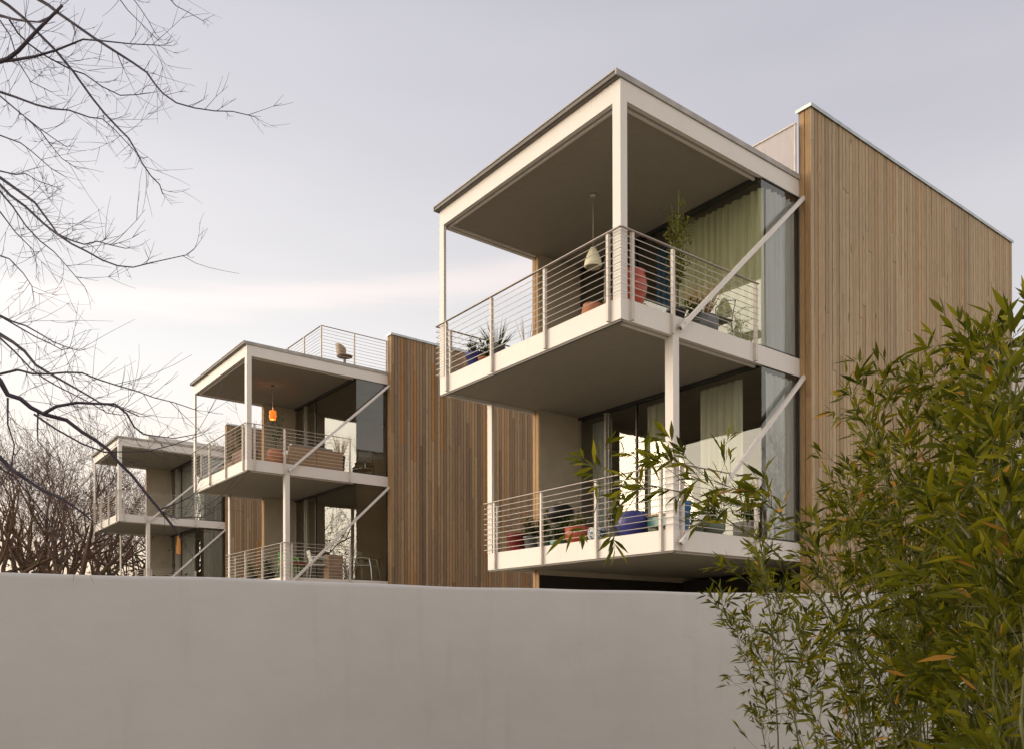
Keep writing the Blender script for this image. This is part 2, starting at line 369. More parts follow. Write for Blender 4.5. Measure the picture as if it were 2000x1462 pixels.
def house(k, label, wmat, terrace):
    T = thing('terraced_house', label, 'house', hp(k, 0, 0), HROT, 'terrace of matching balcony houses')
    P_ = lambda mb, name, mat, par=None: mb.build(name, mat, par or T)
    # --- roof
    r = MB(); r.box(-W + .06, -.06, .06, 12.2, ZRB + .10, ZR - .004); rf = P_(r, 'roof', 'roofing')
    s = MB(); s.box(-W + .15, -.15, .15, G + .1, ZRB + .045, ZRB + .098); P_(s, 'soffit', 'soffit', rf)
    c = MB(); c.box(-W - .045, .022, -.085, -.055, ZR + .012, ZR + .085); c.box(-W - .045, -.003, -.054, D + .02, ZR + .001, ZR + .022)
    P_(c, 'gutter', 'capdark', rf)
    c = MB(); c.box(-.002, .024, -.10, D - .005, ZR + .005, ZR + .088); c.box(-W - .065, -W - .047, -.10, D, ZR + .004, ZR + .088); c.box(-W - .05, .0, -.099, -.087, ZR + .070, ZR + .088)
    P_(c, 'roof_edge', 'cap', rf)
    fb = MB(); fb.box(-W, 0, 0, .07, ZRB, ZR); fb.box(-.07, 0, .071, D + .0, ZRB, ZR); fb.box(-W, -W + .07, .071, G, ZRB, ZR)
    fb.box(-W + .10, -.112, .112, .150, ZRB - .018, ZRB + .08); fb.box(-.150, -.112, .155, G - .02, ZRB - .022, ZRB + .08); fb.box(-W + .10, -W + .148, .149, GE, ZRB + .012, ZRB + .08)
    P_(fb, 'fascia', 'steel')
    dk = MB(); dk.box(-W + .071, -.071, .0712, .0995, ZRB + .05, ZRB + .1); P_(dk, 'shadow_gap', 'track', rf)
    # --- decks
    for (zt, zb, y0, nm) in ((Z2T, Z2B, 0, 'upper_deck'), (Z1T, Z1B, INS, 'lower_deck')):
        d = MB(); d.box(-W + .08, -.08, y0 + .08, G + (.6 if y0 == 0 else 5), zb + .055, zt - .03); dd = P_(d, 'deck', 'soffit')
        d = MB(); d.box(-W, 0, y0, y0 + .07, zb, zt); d.box(-.07, 0, y0 + .071, D, zb, zt); d.box(-W, -W + .07, y0 + .071, G, zb, zt)
        d.box(-.15, -.112, y0 + .15, G - .02, zb - .022, zb + .08)
        P_(d, 'deck_edge', 'steel', dd)
        d = MB(); d.box(-W + .01, -.01, y0 + .012, y0 + .055, zb - .032, zb - .001); P_(d, 'dark_gap_band', 'capdark', dd)  # dark strip stands in for the black gap under the deck front
        d = MB(); d.box(-W + .08, -.08, y0 + .08, G, zt - .029, zt - .004); P_(d, 'deck_boards', 'deckb', dd)
        # railing
        path = [(-W - .05, G - .9), (-W - .05, y0 - .05), (.05, y0 - .05), (.05, G - .16)]
        rods, top = railing_mb(path, zt); R_ = P_(rods, 'railing', 'rail'); P_(top, 'top_rail', 'railtop', R_)
        fx = [-.22, -1.61, -3.0, -4.38]
        for x in fx:
            m = MB(); m.box(x - .022, x + .022, y0 - .052, y0 - .002, zb + .01, zt + .94); P_(m, 'railing_post', 'rail', R_)
        for y in ([y0 + .2, y0 + 1.05, 3.03] if y0 == 0 else [y0 + .17, 3.03]):
            m = MB(); m.box(.002, .052, y - .022, y + .022, zb + .01, zt + .94); P_(m, 'railing_post', 'rail', R_)
        for y in (y0 + .25, y0 + 1.2):
            m = MB(); m.box(-W - .052, -W - .002, y - .022, y + .022, zb + .01, zt + .94); P_(m, 'railing_post', 'rail', R_)
    # --- columns
    m = MB(); m.box(-.152, .003, -.003, .13, Z2T + .001, ZRB - .001); P_(m, 'column', 'steel')
    m = MB(); m.box(-W - .003, -W + .137, -.003, .05, Z2T + .001, ZRB - .001); P_(m, 'column', 'steel')
    m = MB(); m.box(-.152, .003, INS - .003, INS + .13, Z1T + .001, Z2B - .001); P_(m, 'column', 'steel')
    m = MB(); m.box(-W - .003, -W + .137, INS - .003, INS + .05, Z1T + .001, Z2B - .001); P_(m, 'column', 'steel')
    # --- braces
    for z0, z1 in ((Z2B + .09, ZRB - .05), (Z1B + .09, Z2B - .02)):
        m = MB(); m.bar((.09, INS + .06, z0), (.09, D - .005, z1), (1, 0, 0), .05, .066); br_ = P_(m, 'diagonal_brace', 'steel')
        dv = (Vector((.09, D - .005, z1)) - Vector((.09, INS + .06, z0))).normalized(); e0 = Vector((.09, INS + .06, z0))
        m = MB(); m.bar(e0 - dv * .003, e0 - dv * .0005, (1, 0, 0), .038, .054); P_(m, 'dark_tube_end', 'capdark', br_)  # dark plate stands in for the shaded hollow of the tube
        m = MB(); m.box(.003, .064, INS + .09, INS + .17, z0 + .03, z0 + .085); m.tube([(.05, INS + .13, z0 + .085), (.124, INS + .13, z0 + .085)], .012, 8); P_(m, 'fixing_bolt', 'rail', br_)
    # --- side walls
    m = MB(); m.box(-.02, TW - .022, D + .021, D + LW - .03, 0, ZW - .01); sw = P_(m, 'side_wall', 'gap')
    m = MB(); boards(m, 'y', D + .002, D + LW, TW - .022, 0, ZW, .108, .024, 1, 5 + k * 7); P_(m, 'cladding', wmat, sw)
    m = MB(); boards(m, 'x', .001, TW - .001, D + .02, 0, ZW, .112, .022, 1, 9 + k); P_(m, 'end_boards', 'woodend', sw)
    m = MB(); m.box(-.05, TW + .03, D - .03, D + LW + .02, ZW + .001, ZW + .028); m.box(TW + .024, TW + .032, D - .03, D + LW + .02, ZW - .035, ZW + .001); m.box(-.05, TW + .03, D - .036, D - .028, ZW - .035, ZW + .001)
    P_(m, 'coping', 'coping', sw)
    m = MB(); m.box(-W + .022, -W + .20, GE + .03, G + 8, Z1B - .05, ZRB + .13); lw = P_(m, 'party_wall', 'stucco')
    m = MB(); boards(m, 'x', -W + .001, -W + .199, GE + .029, 0, ZRB + .044, .10, .022, 1, 19 + k); P_(m, 'end_boards', 'woodend', lw)
    m = MB(); boards(m, 'y', GE + .03, G + 7.5, -W + .02, 0, ZRB + .044, .115, .022, -1, 29 + k); P_(m, 'cladding', 'woodB', lw)
    # --- rooms
    rb = MB(); y1 = D + 4.2
    for zt, zc in ((Z1T, Z2B), (Z2T, ZRB)):
        rb.box(-W + .21, -.06, y1, y1 + .1, zt, zc + .05)
        rb.box(-W + .21, -.07, G + .12, y1 - .005, zc + .05, zc + .09)
        rb.box(-.12, -.03, D + .05, y1 - .005, zt, zc + .045)
    P_(rb, 'interior_wall', 'interior')
    fl = MB()
    for zt in (Z1T, Z2T): fl.box(-W + .21, -.08, G + .01, y1, zt - .02, zt - .002)
    P_(fl, 'interior_floor', 'floor')
    gb = MB(); gb.box(-W + .022, -W + .20, GE + .03, G + 8, 0, Z1B - .051); gb.box(-W + .21, -.15, G + 3.2, G + 7, 0, Z1B - .02); P_(gb, 'ground_floor_wall', 'gap')  # walls below the lower deck, coloured dark for the shade there
    # --- glazing
    for zt, zc in ((Z1T, Z2B + .05), (Z2T, ZRB + .04)):
        xs = [-W + .21, -3.645, -2.84, -.075]
        for i in range(3):
            x0, x1 = xs[i] + .003, xs[i + 1] - .003
            yo = G + (.05 if i == 1 else 0)
            f = MB(); fw = .038 if i < 2 else .03
            f.box(x0, x0 + fw, yo, yo + .05, zt, zc - .05)
            if i < 2: f.box(x1 - fw, x1, yo, yo + .05, zt, zc - .05)
            f.box(x0 + fw, x1 - (fw if i < 2 else 0), yo, yo + .05, zt, zt + .05)
            fr = P_(f, 'window_frame', 'alum'if i < 2 else 'track')
            p = MB(); y_ = yo + .025; p.add([(x0 + fw, y_, zt + .05), (x1 - (fw if i < 2 else -.045), y_, zt + .05), (x1 - (fw if i < 2 else -.045), y_, zc - .05), (x0 + fw, y_, zc - .05)], [(0, 1, 2, 3)])
            P_(p, 'window_pane', 'glass', fr)
        f = MB(); f.box(-W + .2, -.06, G - .01, G + .11, zc - .048, zc + .004); P_(f, 'window_head', 'track')
        f = MB(); f.box(-.06, -.02, G + .05, D, zt, zt + .035); f.box(-.06, -.02, D - .03, D, zt + .036, zc - .051); f.box(-.06, -.02, G + .05, D, zc - .05, zc - .002)
        fr = P_(f, 'window_frame', 'track')
        p = MB(); p.add([(-.03, G + .027, zt + .035), (-.03, D - .03, zt + .035), (-.03, D - .03, zc - .05), (-.03, G + .027, zc - .05)], [(0, 1, 2, 3)]); P_(p, 'window_pane', 'glass', fr)
    # --- roof terrace
    if terrace == 'rail':
        path = [(-W + .3, 2.16), (-.02, 2.16), (-.02, D)]
        rods, top = railing_mb(path, ZR + .08, .93, 9, .094); R_ = P_(rods, 'railing', 'rail'); P_(top, 'top_rail', 'railtop', R_)
        for x in (-.02, -1.2, -2.4, -3.6): m = MB(); m.box(x - .02, x + .02, 2.14, 2.18, ZR, ZR + 1.0); P_(m, 'railing_post', 'rail', R_)
        for y in (3.2, 4.26): m = MB(); m.box(-.04, 0, y - .02, y + .02, ZR, ZR + 1.0); P_(m, 'railing_post', 'rail', R_)
    elif terrace == 'screen':
        m = MB(); m.box(-W + .3, -.03, 4.20, 4.215, ZR + .06, ZR + .93); sc = P_(m, 'privacy_screen', 'screen')
        m = MB(); m.box(-W + .3, -.0, 4.18, 4.235, ZR + .93, ZR + .955); m.box(-.03, 0, 4.19, 4.225, ZR, ZR + .93); P_(m, 'screen_frame', 'rail', sc)
    else:
        m = MB(); m.box(-W + .3, -.25, 1.2, 1.26, ZR + .02, ZR + .30); m.box(-.30, -.25, 1.261, D + 3, ZR + .02, ZR + .30); P_(m, 'parapet', 'steel')
    return T
MATS['screen'] = cloth('white_screen', (.80, .76, .76), .45)
house(0, 'nearest timber clad house on the right with two large planted balconies', 'woodA', 'screen')
house(1, 'middle timber clad house with orange lamp over its upper balcony', 'woodB', 'rail')
house(2, 'farthest house at the left with empty balcony in front of bare trees', 'woodB', 'parapet')
# pale building beyond the right end of the cladding
pb = thing('white_building', 'pale building glimpsed past the right end of the timber cladding', 'building', (0, 0, 0))
m = MB(); m.box(14.9, 24, 26, 34, 0, 10.75); wl = m.build('wall', 'screen', pb)
m = MB(); m.box(14.85, 24.05, 25.95, 34.05, 10.76, 10.86); m.build('roof', 'cap', pb)
m = MB(); m.box(16.6, 17.4, 25.96, 25.999, 7.6, 8.8); m.build('window', 'track', wl)

# ================================================================== curtains
def curtain(k, x0, x1, y, z0, z1, mat, label, side=False, amp=.038, wl=.15, rs=1, top=True):
    rng = random.Random(rs); mb = MB(); L_ = abs(x1 - x0); n = int(L_ / wl * 8); vs = []; ph = 0; zs = [z0, z0 + (z1 - z0) * .5, z1 - .12, z1]
    prof = []
    for i in range(n + 1):
        ph += 2 * pi / 8 * rng.uniform(.35, 1.7); prof.append((x0 + (x1 - x0) * i / n, sin(ph) * amp * rng.uniform(.7, 1.2)))
    for zi, z in enumerate(zs):
        sc_ = (1.25, 1.0, .85, .75)[zi]
        for a, o in prof: vs.append((y + o * sc_, a, z) if side else (a, y + o * sc_, z))
    m1 = n + 1
    fs = [(r * m1 + i, r * m1 + i + 1, (r + 1) * m1 + i + 1, (r + 1) * m1 + i) for r in range(len(zs) - 1) for i in range(n)]
    mb.add(vs, fs, 0, True)
    T = mb.build('curtain', mat, None, hp(k, 0, 0), HROT)
    tag(T, label, 'curtain', 'curtains behind the balcony glass')
A2, A2t, A1, A1t = Z2T + .01, ZRB - .06, Z1T + .01, Z2B - .06
curtain(0, -1.95, -.12, G + .2, A2, A2t, 'curtain', 'sage green curtain drawn across the large pane on the nearest upper balcony', rs=1)
curtain(0, G + .22, D + .04, -.105, A2, A2t, 'sheer', 'pale pleated curtain behind the narrow side pane of the nearest upper flat', True, rs=2)
curtain(0, -2.6, -2.05, G + .32, A2, A2t - .1, 'blue', 'dark blue cloth hanging left of the sage curtain on the nearest upper floor', rs=3)
curtain(0, -1.45, -.55, G + .2, A1, A1t, 'cream', 'cream curtain left of the glass corner on the nearest lower floor', rs=4)
curtain(0, -2.74, -2.3, G + .2, A1, A1t, 'cream', 'narrow cream curtain beside the sliding door frame on the nearest lower floor', rs=5)
curtain(0, G + .2, D + .04, -.105, A1, A1t, 'sheer', 'pale curtain behind the narrow side pane of the nearest lower flat', True, rs=6)
curtain(0, -4.3, -3.7, G + .25, A1, A1t, 'greycur', 'brown grey curtain behind the leftmost sliding door of the nearest lower floor', rs=7)
curtain(2, -4.3, -.14, G + .2, A2, A2t, 'greycur', 'long grey curtain behind the upper glass front of the farthest house', wl=.16, rs=8)
curtain(2, G + .2, D - .06, -.2, A2, A2t, 'greycur', 'grey pleated curtain behind the upper side pane of the farthest house', True, wl=.16, rs=9)
curtain(2, -4.3, -1.3, G + .2, A1, A1t, 'greycur', 'grey curtain behind the lower glass front of the farthest house', wl=.16, rs=10)
curtain(2, G + .2, D - .06, -.2, A1, A1t, 'greycur', 'grey pleated curtain behind the lower side pane of the farthest house', True, wl=.16, rs=12)

# ================================================================== pendant lamps
def lamp(k, x, y, z, zc, prof, mat, label, bulb=None, pw=0, col=(1, .5, .2), bz=.05, disc=False):
    T = thing('pendant_lamp', label, 'lamp', hp(k, x, y, z), HROT, 'pendant lamps over the balconies')
    m = MB(); m.lathe(prof, n=20, close=False); m.lathe([(r * .94, h) for r, h in prof][::-1], n=20, close=False); m.build('lamp_shade', mat, T)
    m = MB(); m.tube([(0, 0, prof[-1][1] - .005), (0, 0, zc - z)], .004, 5); m.build('cord', 'rail', T)
    m = MB(); m.lathe([(0.001, 0), (.05, 0), (.05, .03), (0.001, .035)], (0, 0, zc - z - .034), 16); m.build('ceiling_rose', 'capdark' if disc else 'rail', T)
    if bulb:
        m = MB(); m.lathe([(.002, 0), (.03, .015), (.04, .045), (.028, .08), (.01, .1)], (0, 0, bz), 12); m.build('bulb', bulb, T)
        l = bpy.data.lights.new('lamp_light', 'POINT'); l.energy = pw; l.color = col; l.shadow_soft_size = .06; lo = bpy.data.objects.new('lamp_light', l); C.objects.link(lo); lo.parent = T; lo.location = (0, 0, bz + .16)
lamp(0, -2.15, 1.5, 6.29 + EYE, ZRB + .043, [(.14, 0), (.155, .03), (.14, .11), (.10, .22), (.06, .30), (.045, .33), (.02, .335)], 'lamp', 'unlit cream bell shaped pendant lamp on the nearest upper balcony')
lamp(1, -2.3, 1.63, 6.50 + EYE - .0, ZRB + .043, [(.085, 0), (.105, .05), (.115, .12), (.10, .18), (.107, .20), (.098, .26), (.03, .27)], 'lampB', 'glowing orange pendant lamp over the middle house upper balcony', 'bulb', 14, (1, .42, .14), -.02, True)
lamp(2, -.55, 2.5, 3.30 + EYE, Z2B + .053, [(.085, 0), (.09, .1), (.085, .3), (.075, .55), (.07, .74), (.02, .75)], 'lampC', 'tall amber pendant lamp under the lower ceiling of the farthest house', 'bulbC', 4, (1, .5, .15), .0)

# ================================================================== pots and plants
def pot(k, x, y, zf, r, h, glz, label, shape='round', plant=None, name='flower_pot', cat='pot', **kw):
    T = thing(name, label, cat, hp(k, x, y, zf), HROT, 'pots and planters on the balconies')
    m = MB()
    if shape == 'round': pr = [(r * .62, 0), (r * .9, h * .3), (r, h * .6), (r * .9, h * .86), (r * .78, h * .92), (r * .86, h), (r * .76, h), (r * .70, h * .88), (.001, h * .87)]
    elif shape == 'cone': pr = [(r * .68, 0), (r * .92, h * .85), (r * 1.02, h * .86), (r * 1.02, h), (r * .9, h), (r * .86, h * .9), (.001, h * .9)]
    elif shape == 'bowl': pr = [(r * .6, 0), (r * .95, h * .35), (r, h), (r * .92, h), (r * .85, h * .8), (.001, h * .8)]
    m.lathe(pr, n=26); m.build("pot", glz, T)
    if plant: plant(T, h * .88, **kw)
    return T
def leaves(T, z0, rx=.2, hh=.4, n=120, ln=.115, wd=.036, mat='green', sx=1., rs=1, stem='culm'):
    rng = random.Random(rs); m = MB(); s = MB()
    for i in range(9):
        a = rng.uniform(0, 6.28); rr = rx * rng.uniform(.2, .9); tip = Vector((cos(a) * rr * sx, sin(a) * rr, z0 + hh * rng.uniform(.5, 1)))
        s.tube([(0, 0, z0 - .03), (tip.x * .4, tip.y * .4, z0 + (tip.z - z0) * .55), tip], [.006, .005, .003], 4)
        for j in range(n // 9):
            t = rng.uniform(.3, 1); p = Vector((0, 0, z0)).lerp(tip, t) + Vector([rng.gauss(0, rx * .16) for _ in range(3)])
            m.leaf(p, (rng.uniform(-1, 1), rng.uniform(-1, 1), rng.uniform(-.3, .9)), (0, 0, 1), ln * rng.uniform(.6, 1.3), wd, rng.random(), .3, 2)
    s.build('stems', stem, T); m.build('foliage', mat, T)
def spikes(T, z0, n=60, ln=.45, wd=.014, mat='green', sp=.8, rs=1):
    rng = random.Random(rs); m = MB()
    for i in range(n):
        a = rng.uniform(0, 6.28); e = rng.uniform(0.05, sp); d = Vector((cos(a) * e, sin(a) * e, 1))
        m.leaf((cos(a) * .04, sin(a) * .04, z0 - .02), d, (cos(a + 1.5), sin(a + 1.5), .1), ln * rng.uniform(.5, 1.1), wd, rng.random(), .25 * e, 3)
    m.build('foliage', mat, T)
z2, z1 = Z2T + .0, Z1T + .0
# nearest house, upper deck
pot(0, -1.02, .42, z2, .17, .30, 'terra2', 'round terracotta pot standing alone left of the corner column upstairs', 'round')
pot(0, -.17, .40, z2, .22, .50, 'redpot', 'tall orange red glazed pot hidden partly behind the corner column upstairs', 'round')
pot(0, -4.0, .36, z2, .19, .34, 'cobalt', 'cobalt blue pot in the left corner of the nearest upper balcony', 'cone', leaves, rx=.2, hh=.35, n=110, rs=3)
pot(0, -3.72, .34, z2, .11, .20, 'terra2', 'small terracotta pot beside the blue pot upstairs', 'cone', leaves, rx=.12, hh=.3, n=60, rs=4)
pot(0, -3.38, .36, z2, .15, .30, 'slate', 'grey pot of spiky dark leaves by the left railing upstairs', 'cone', spikes, n=85, ln=.62, rs=5)
pot(0, -2.72, .5, z2, .10, .16, 'olive', 'low pot with sparse dry stalks behind the long front railing upstairs', 'cone', spikes, n=16, ln=.62, wd=.008, mat='straw', sp=.4, rs=6)
pot(0, -.35, 1.55, z2, .15, .28, 'black', 'dark pot holding a tall thin yellow green climber upstairs', 'cone', leaves, rx=.26, hh=1.85, n=760, ln=.085, wd=.034, mat='yellowgreen', rs=7, name='potted_climber', cat='plant')
pot(0, -.36, 2.18, z2, .26, .30, 'slate', 'wide grey planter of dry straw grass near the glass upstairs', 'bowl', spikes, n=170, ln=.75, wd=.010, mat='straw', sp=.55, rs=8)
pot(0, -1.55, 1.9, z2, .2, .34, 'olive', 'olive pot with bushy ochre plant before the sage curtain upstairs', 'cone', leaves, rx=.25, hh=1.15, n=320, ln=.10, wd=.04, mat='yellowgreen', rs=17)
# nearest house, lower deck
Y0 = INS
pot(0, -4.18, Y0 + .35, z1, .20, .36, 'crimson', 'dark red pot in the left corner of the nearest lower balcony', 'cone')
pot(0, -3.72, Y0 + .32, z1, .15, .26, 'slate', 'grey green pot right of the dark red pot downstairs', 'cone', leaves, rx=.2, hh=.36, n=150, rs=11)
pot(0, -3.35, Y0 + .32, z1, .15, .22, 'olive', 'low olive pot with leafy shrub in the middle of the lower row', 'cone', leaves, rx=.24, hh=.42, n=190, rs=12)
pot(0, -3.0, Y0 + .34, z1, .14, .12, 'teal', 'shallow turquoise bowl of green leaves downstairs', 'bowl', leaves, rx=.22, hh=.38, n=190, rs=13)
pot(0, -2.45, Y0 + .34, z1, .24, .30, 'redpot', 'bright red orange glazed pot downstairs with small pink flowered plant', 'bowl', leaves, rx=.2, hh=.3, n=110, mat='yellowgreen', rs=14)
def pattm():
    m = MT('blue_white_pattern'); n = m.noise(22, 3); m.col(m.ramp(n, [(.46, (.62, .66, .66)), (.52, (.06, .10, .16))], 'CONSTANT')); m.rough(.25); return m.m
MATS['patt'] = pattm()
for i, (kk, x, y, r_, h_, gz, mt, lb) in enumerate([
    (0, -3.95, Y0 + .62, .12, .25, 'terra2', 'green', 'small clay pot with leafy plant between the dark red and grey pots downstairs'),
    (0, -2.72, Y0 + .40, .12, .20, 'black', 'green', 'black pot with dark bushy leaves just left of the bright red bowl downstairs'),
    (0, -1.62, Y0 + .45, .13, .24, 'slate', 'green', 'grey pot of leaves between the patterned pot and the cobalt urn downstairs'),
    (0, -.34, 1.95, .12, .2, 'olive', 'green', 'low leafy pot beside the straw planter upstairs'),
    (0, -4.1, .75, .13, .3, 'olive', 'yellowgreen', 'yellow green bush behind the blue pot upstairs'),
    (0, -.72, .50, .11, .16, 'slate', 'straw', 'shallow pot of grey stones and stalks between the terracotta and red pots upstairs')]):
    pot(kk, x, y, z1 if y > Y0 and i < 3 else z2, r_, h_, gz, lb, 'cone', leaves, rx=.2, hh=.36 if i != 5 else .1, n=150, mat=mt, rs=60 + i)
pot(0, -1.98, Y0 + .34, z1, .17, .24, 'patt', 'blue and white patterned pot on the lower balcony', 'round')
pot(0, -1.18, Y0 + .36, z1, .27, .40, 'cobalt', 'large glossy cobalt blue urn on the lower balcony', 'round')
pot(0, -.36, Y0 + .40, z1, .09, .30, 'terra2', 'narrow terracotta pot beside the tall blue pot downstairs', 'cone', leaves, rx=.1, hh=.2, n=40, mat='straw', rs=15)
pot(0, -.18, Y0 + .42, z1, .13, .46, 'bluepot', 'tall bright blue pot just left of the lower corner column', 'cone')
pot(0, -.32, 2.35, z1, .22, .26, 'olive', 'dark green pot behind the brace on the lower balcony', 'bowl', leaves, rx=.22, hh=.25, n=150, rs=16)
pot(0, -.32, 2.0, z1, .12, .2, 'slate', 'small grey pot between the lower column and the dark green pot', 'cone', spikes, n=30, ln=.3, rs=18)
# teal crate on low stand
T = thing('side_table', 'small teal table between the cobalt urn and the tall blue pot', 'table', hp(0, -.72, Y0 + .55, z1), HROT)
m = MB(); m.box(-.22, .22, -.15, .15, .30, .33); m.build('tabletop', 'tan', T)
m = MB(); m.box(-.2, .2, -.13, .13, .14, .29); m.build('drawer_box', 'teal', T)
for a, b in ((-.2, -.13), (.2, -.13), (-.2, .13), (.2, .13)): m = MB(); m.tube([(a, b, 0), (a, b, .299)], .012, 6); m.build('leg', 'black', T)
# black kettle grill
T = thing('kettle_grill', 'black round lidded grill on legs near the left end of the lower balcony', 'grill', hp(0, -3.55, Y0 + .9, z1), HROT)
m = MB(); m.lathe([(.02, .50), (.16, .54), (.25, .64), (.262, .70)], n=24); m.build('bowl', 'black', T)
m = MB(); m.lathe([(.265, .702), (.24, .80), (.14, .88), (.02, .90)], n=24, close=False); l_ = m.build('lid', 'black', T)
m = MB(); m.tube([(-.05, 0, .895), (-.05, 0, .93), (.05, 0, .93), (.05, 0, .895)], .01, 6); m.build('handle', 'tan', l_)
for i in range(3): a = i * 2.1; m = MB(); m.tube([(.15 * cos(a), .15 * sin(a), .55), (.27 * cos(a), .27 * sin(a), 0)], .012, 6); m.build('leg', 'alum', T)
# planter box at the glass corner below
T = thing('planter_box', 'long dark planter of low foliage by the lower glass corner', 'planter', hp(0, -.25, 3.2, z1), HROT)
m = MB(); m.box(-.2, .16, -.14, .0, 0, .3); m.build('box', 'black', T); leaves(T, .28, .2, .35, 240, rs=21)
# wire chair upstairs near glass
T = thing('garden_chair', 'thin metal garden chair by the glass on the nearest upper balcony', 'chair', hp(0, -.55, 2.75, z2), HROT)
for a, b in ((-.2, -.2), (.2, -.2), (-.2, .2), (.2, .2)): m = MB(); m.tube([(a, b, 0), (a * .9, b * .9, .44)], .009, 6); m.build('leg', 'slate', T)
m = MB(); m.box(-.2, .2, -.2, .2, .44, .455); m.build('seat', 'slate', T)
m = MB(); m.tube([(-.18, .19, .45), (-.2, .26, .8), (0, .27, .86), (.2, .26, .8), (.18, .19, .45)], .009, 6); m.tube([(-.19, .23, .63), (.19, .23, .63)], .006, 5); m.build('backrest', 'slate', T)

# ---- middle house upper deck
pot(1, -.42, .95, z2, .24, .42, 'terra2', 'large round terracotta pot with small tree on the middle upper balcony', 'round', leaves, rx=.36, hh=1.15, n=300, ln=.09, wd=.03, rs=31, name='potted_tree', cat='plant')
for i, (x, y, w_, lb) in enumerate([(-1.15, .36, .48, 'brown wooden planter box left of the middle upper corner column'), (-2.05, .36, .5, 'second brown wooden planter further left on the middle upper balcony')]):
    T = thing('planter_box', lb, 'planter', hp(1, x, y, z2), HROT, 'wooden planters on the middle upper balcony')
    m = MB(); m.box(-w_, w_, -.2, .2, 0, .44 - i * .22); m.build('box', 'brownbox', T)
    leaves(T, .4 - i * .22, .42, .75, 260, .1, .03, sx=1.3, rs=33 + i)
T = thing('wicker_sofa', 'low tan wicker sofa behind the side railing of the middle upper balcony', 'sofa', hp(1, -.62, 2.1, z2), HROT)
m = MB(); m.box(-.36, .30, -.80, .80, .06, .36); m.build('seat', 'wicker', T)
m = MB(); m.box(.305, .42, -.82, -.005, .05, .58); m.box(.305, .42, .005, .82, .05, .58); m.build('backrest', 'wicker', T)
m = MB(); m.box(-.33, .22, -.74, .74, .362, .50); m.build('cushion', 'black', T)
m = MB(); m.box(.10, .30, -.70, .55, .505, .66); m.build('cushion', 'slate', T)
for y in (-.76, .76): m = MB(); m.box(-.34, .28, y - .03, y + .03, 0, .055); m.build('leg', 'black', T)
T = pot(1, -.35, 2.92, z2, .14, .5, 'black', 'dark pot of bare grey twigs by the middle glass corner', 'cone', spikes, n=50, ln=.95, wd=.012, mat='straw', sp=.5, rs=38)
def tube_chair(k, x, y, z, rot, label):
    T = thing('tubular_chair', label, 'chair', hp(k, x, y, z), HROT + rot, 'chrome chairs behind the middle upper side pane')
    m = MB()
    for s_ in (-.25, .25): m.tube([(s_, .25, .42), (s_, .3, .02), (s_, -.25, .02), (s_, -.27, .45), (s_, .1, .66)], .013, 6)
    m.build('frame', 'chrome', T); m = MB(); m.box(-.23, .23, -.24, .22, .42, .45); m.build('seat', 'black', T)
    m = MB(); m.box(-.23, .23, .22, .25, .50, .85); m.build('backrest', 'black', T)
tube_chair(1, -.62, 3.75, z2, .6, 'chrome tube chair with black seat nearest the middle upper side pane')
tube_chair(1, -1.5, 4.2, z2, -1.2, 'chrome tube chair deeper inside the middle upper room')
# rooftop shell chair
T = thing('shell_chair', 'tan moulded shell chair on a single stem on the middle roof terrace', 'chair', hp(1, -.75, 3.25, ZR + .1), HROT + 2.6)
m = MB(); m.tube([(0, 0, 0), (0, 0, .42)], .04, 10); m.build('stem', 'tan', T)
m = MB(); m.lathe([(.001, 0), (.2, .0), (.2, .02), (.001, .03)], (0, 0, 0), 16); m.build('base', 'tan', T)
sv = []; sf = []; nA = 14
for j in range(5):
    for i in range(nA + 1):
        a = radians(-15 + 210 * i / nA); rr_ = .24 + .05 * j / 4; e = sin(radians(180 * i / nA)) ** .6
        sv.append((rr_ * cos(a), rr_ * sin(a) * .95, .44 + (.12 + .24 * e) * j / 4))
sf = [(j * (nA + 1) + i, j * (nA + 1) + i + 1, (j + 1) * (nA + 1) + i + 1, (j + 1) * (nA + 1) + i) for j in range(4) for i in range(nA)]
m = MB(); m.add(sv, sf, 0, True); m.add([(x * .93, y * .93, z) for x, y, z in sv], [f[::-1] for f in sf], 0, True); m.build('backrest', 'tan', T)
m = MB(); m.lathe([(.001, .40), (.14, .405), (.23, .43), (.24, .455), (.001, .45)], n=20); m.build('seat', 'tan', T)

# ---- middle house lower floor
T = thing('dining_table', 'long dark dining table inside the middle lower room', 'table', hp(1, -1.3, 3.9, z1), HROT)
m = MB(); m.box(-.9, .9, -.42, .42, .70, .74); m.build('tabletop', 'tan', T)
for a in (-.8, .8):
    for b in (-.35, .35): m = MB(); m.box(a - .03, a + .03, b - .03, b + .03, 0, .70); m.build('leg', 'tan', T)
def arm_chair(k, x, y, z, rot, mat, label, grp=None):
    T = thing('armchair', label, 'chair', hp(k, x, y, z), HROT + rot, grp)
    m = MB(); m.box(-.22, .22, -.22, .20, .43, .46); m.build('seat', mat, T)
    m = MB(); m.bar((0, .21, .46), (0, .30, .86), (1, 0, 0), .42, .025); m.build('backrest', mat, T)
    for sx in (-1, 1):
        m = MB(); m.tube([(sx * .24, .24, .66), (sx * .27, .02, .665), (sx * .26, -.20, .64), (sx * .27, -.27, .30), (sx * .29, -.30, 0)], .017, 6); m.build('leg', mat, T)
        m = MB(); m.tube([(sx * .22, .22, .66), (sx * .22, .24, .43), (sx * .27, .30, 0)], .016, 6); m.build('leg', mat, T)
G3 = 'white armchairs round the table of the middle lower floor'
arm_chair(1, -.36, 3.78, z1 + .02, 2.2, 'whiteplastic', 'white plastic armchair closest to the timber cladding downstairs', G3)
arm_chair(1, -.75, 3.42, z1 + .02, -.9, 'whiteplastic', 'white plastic armchair seen sideways at the corner of the dining table', G3)
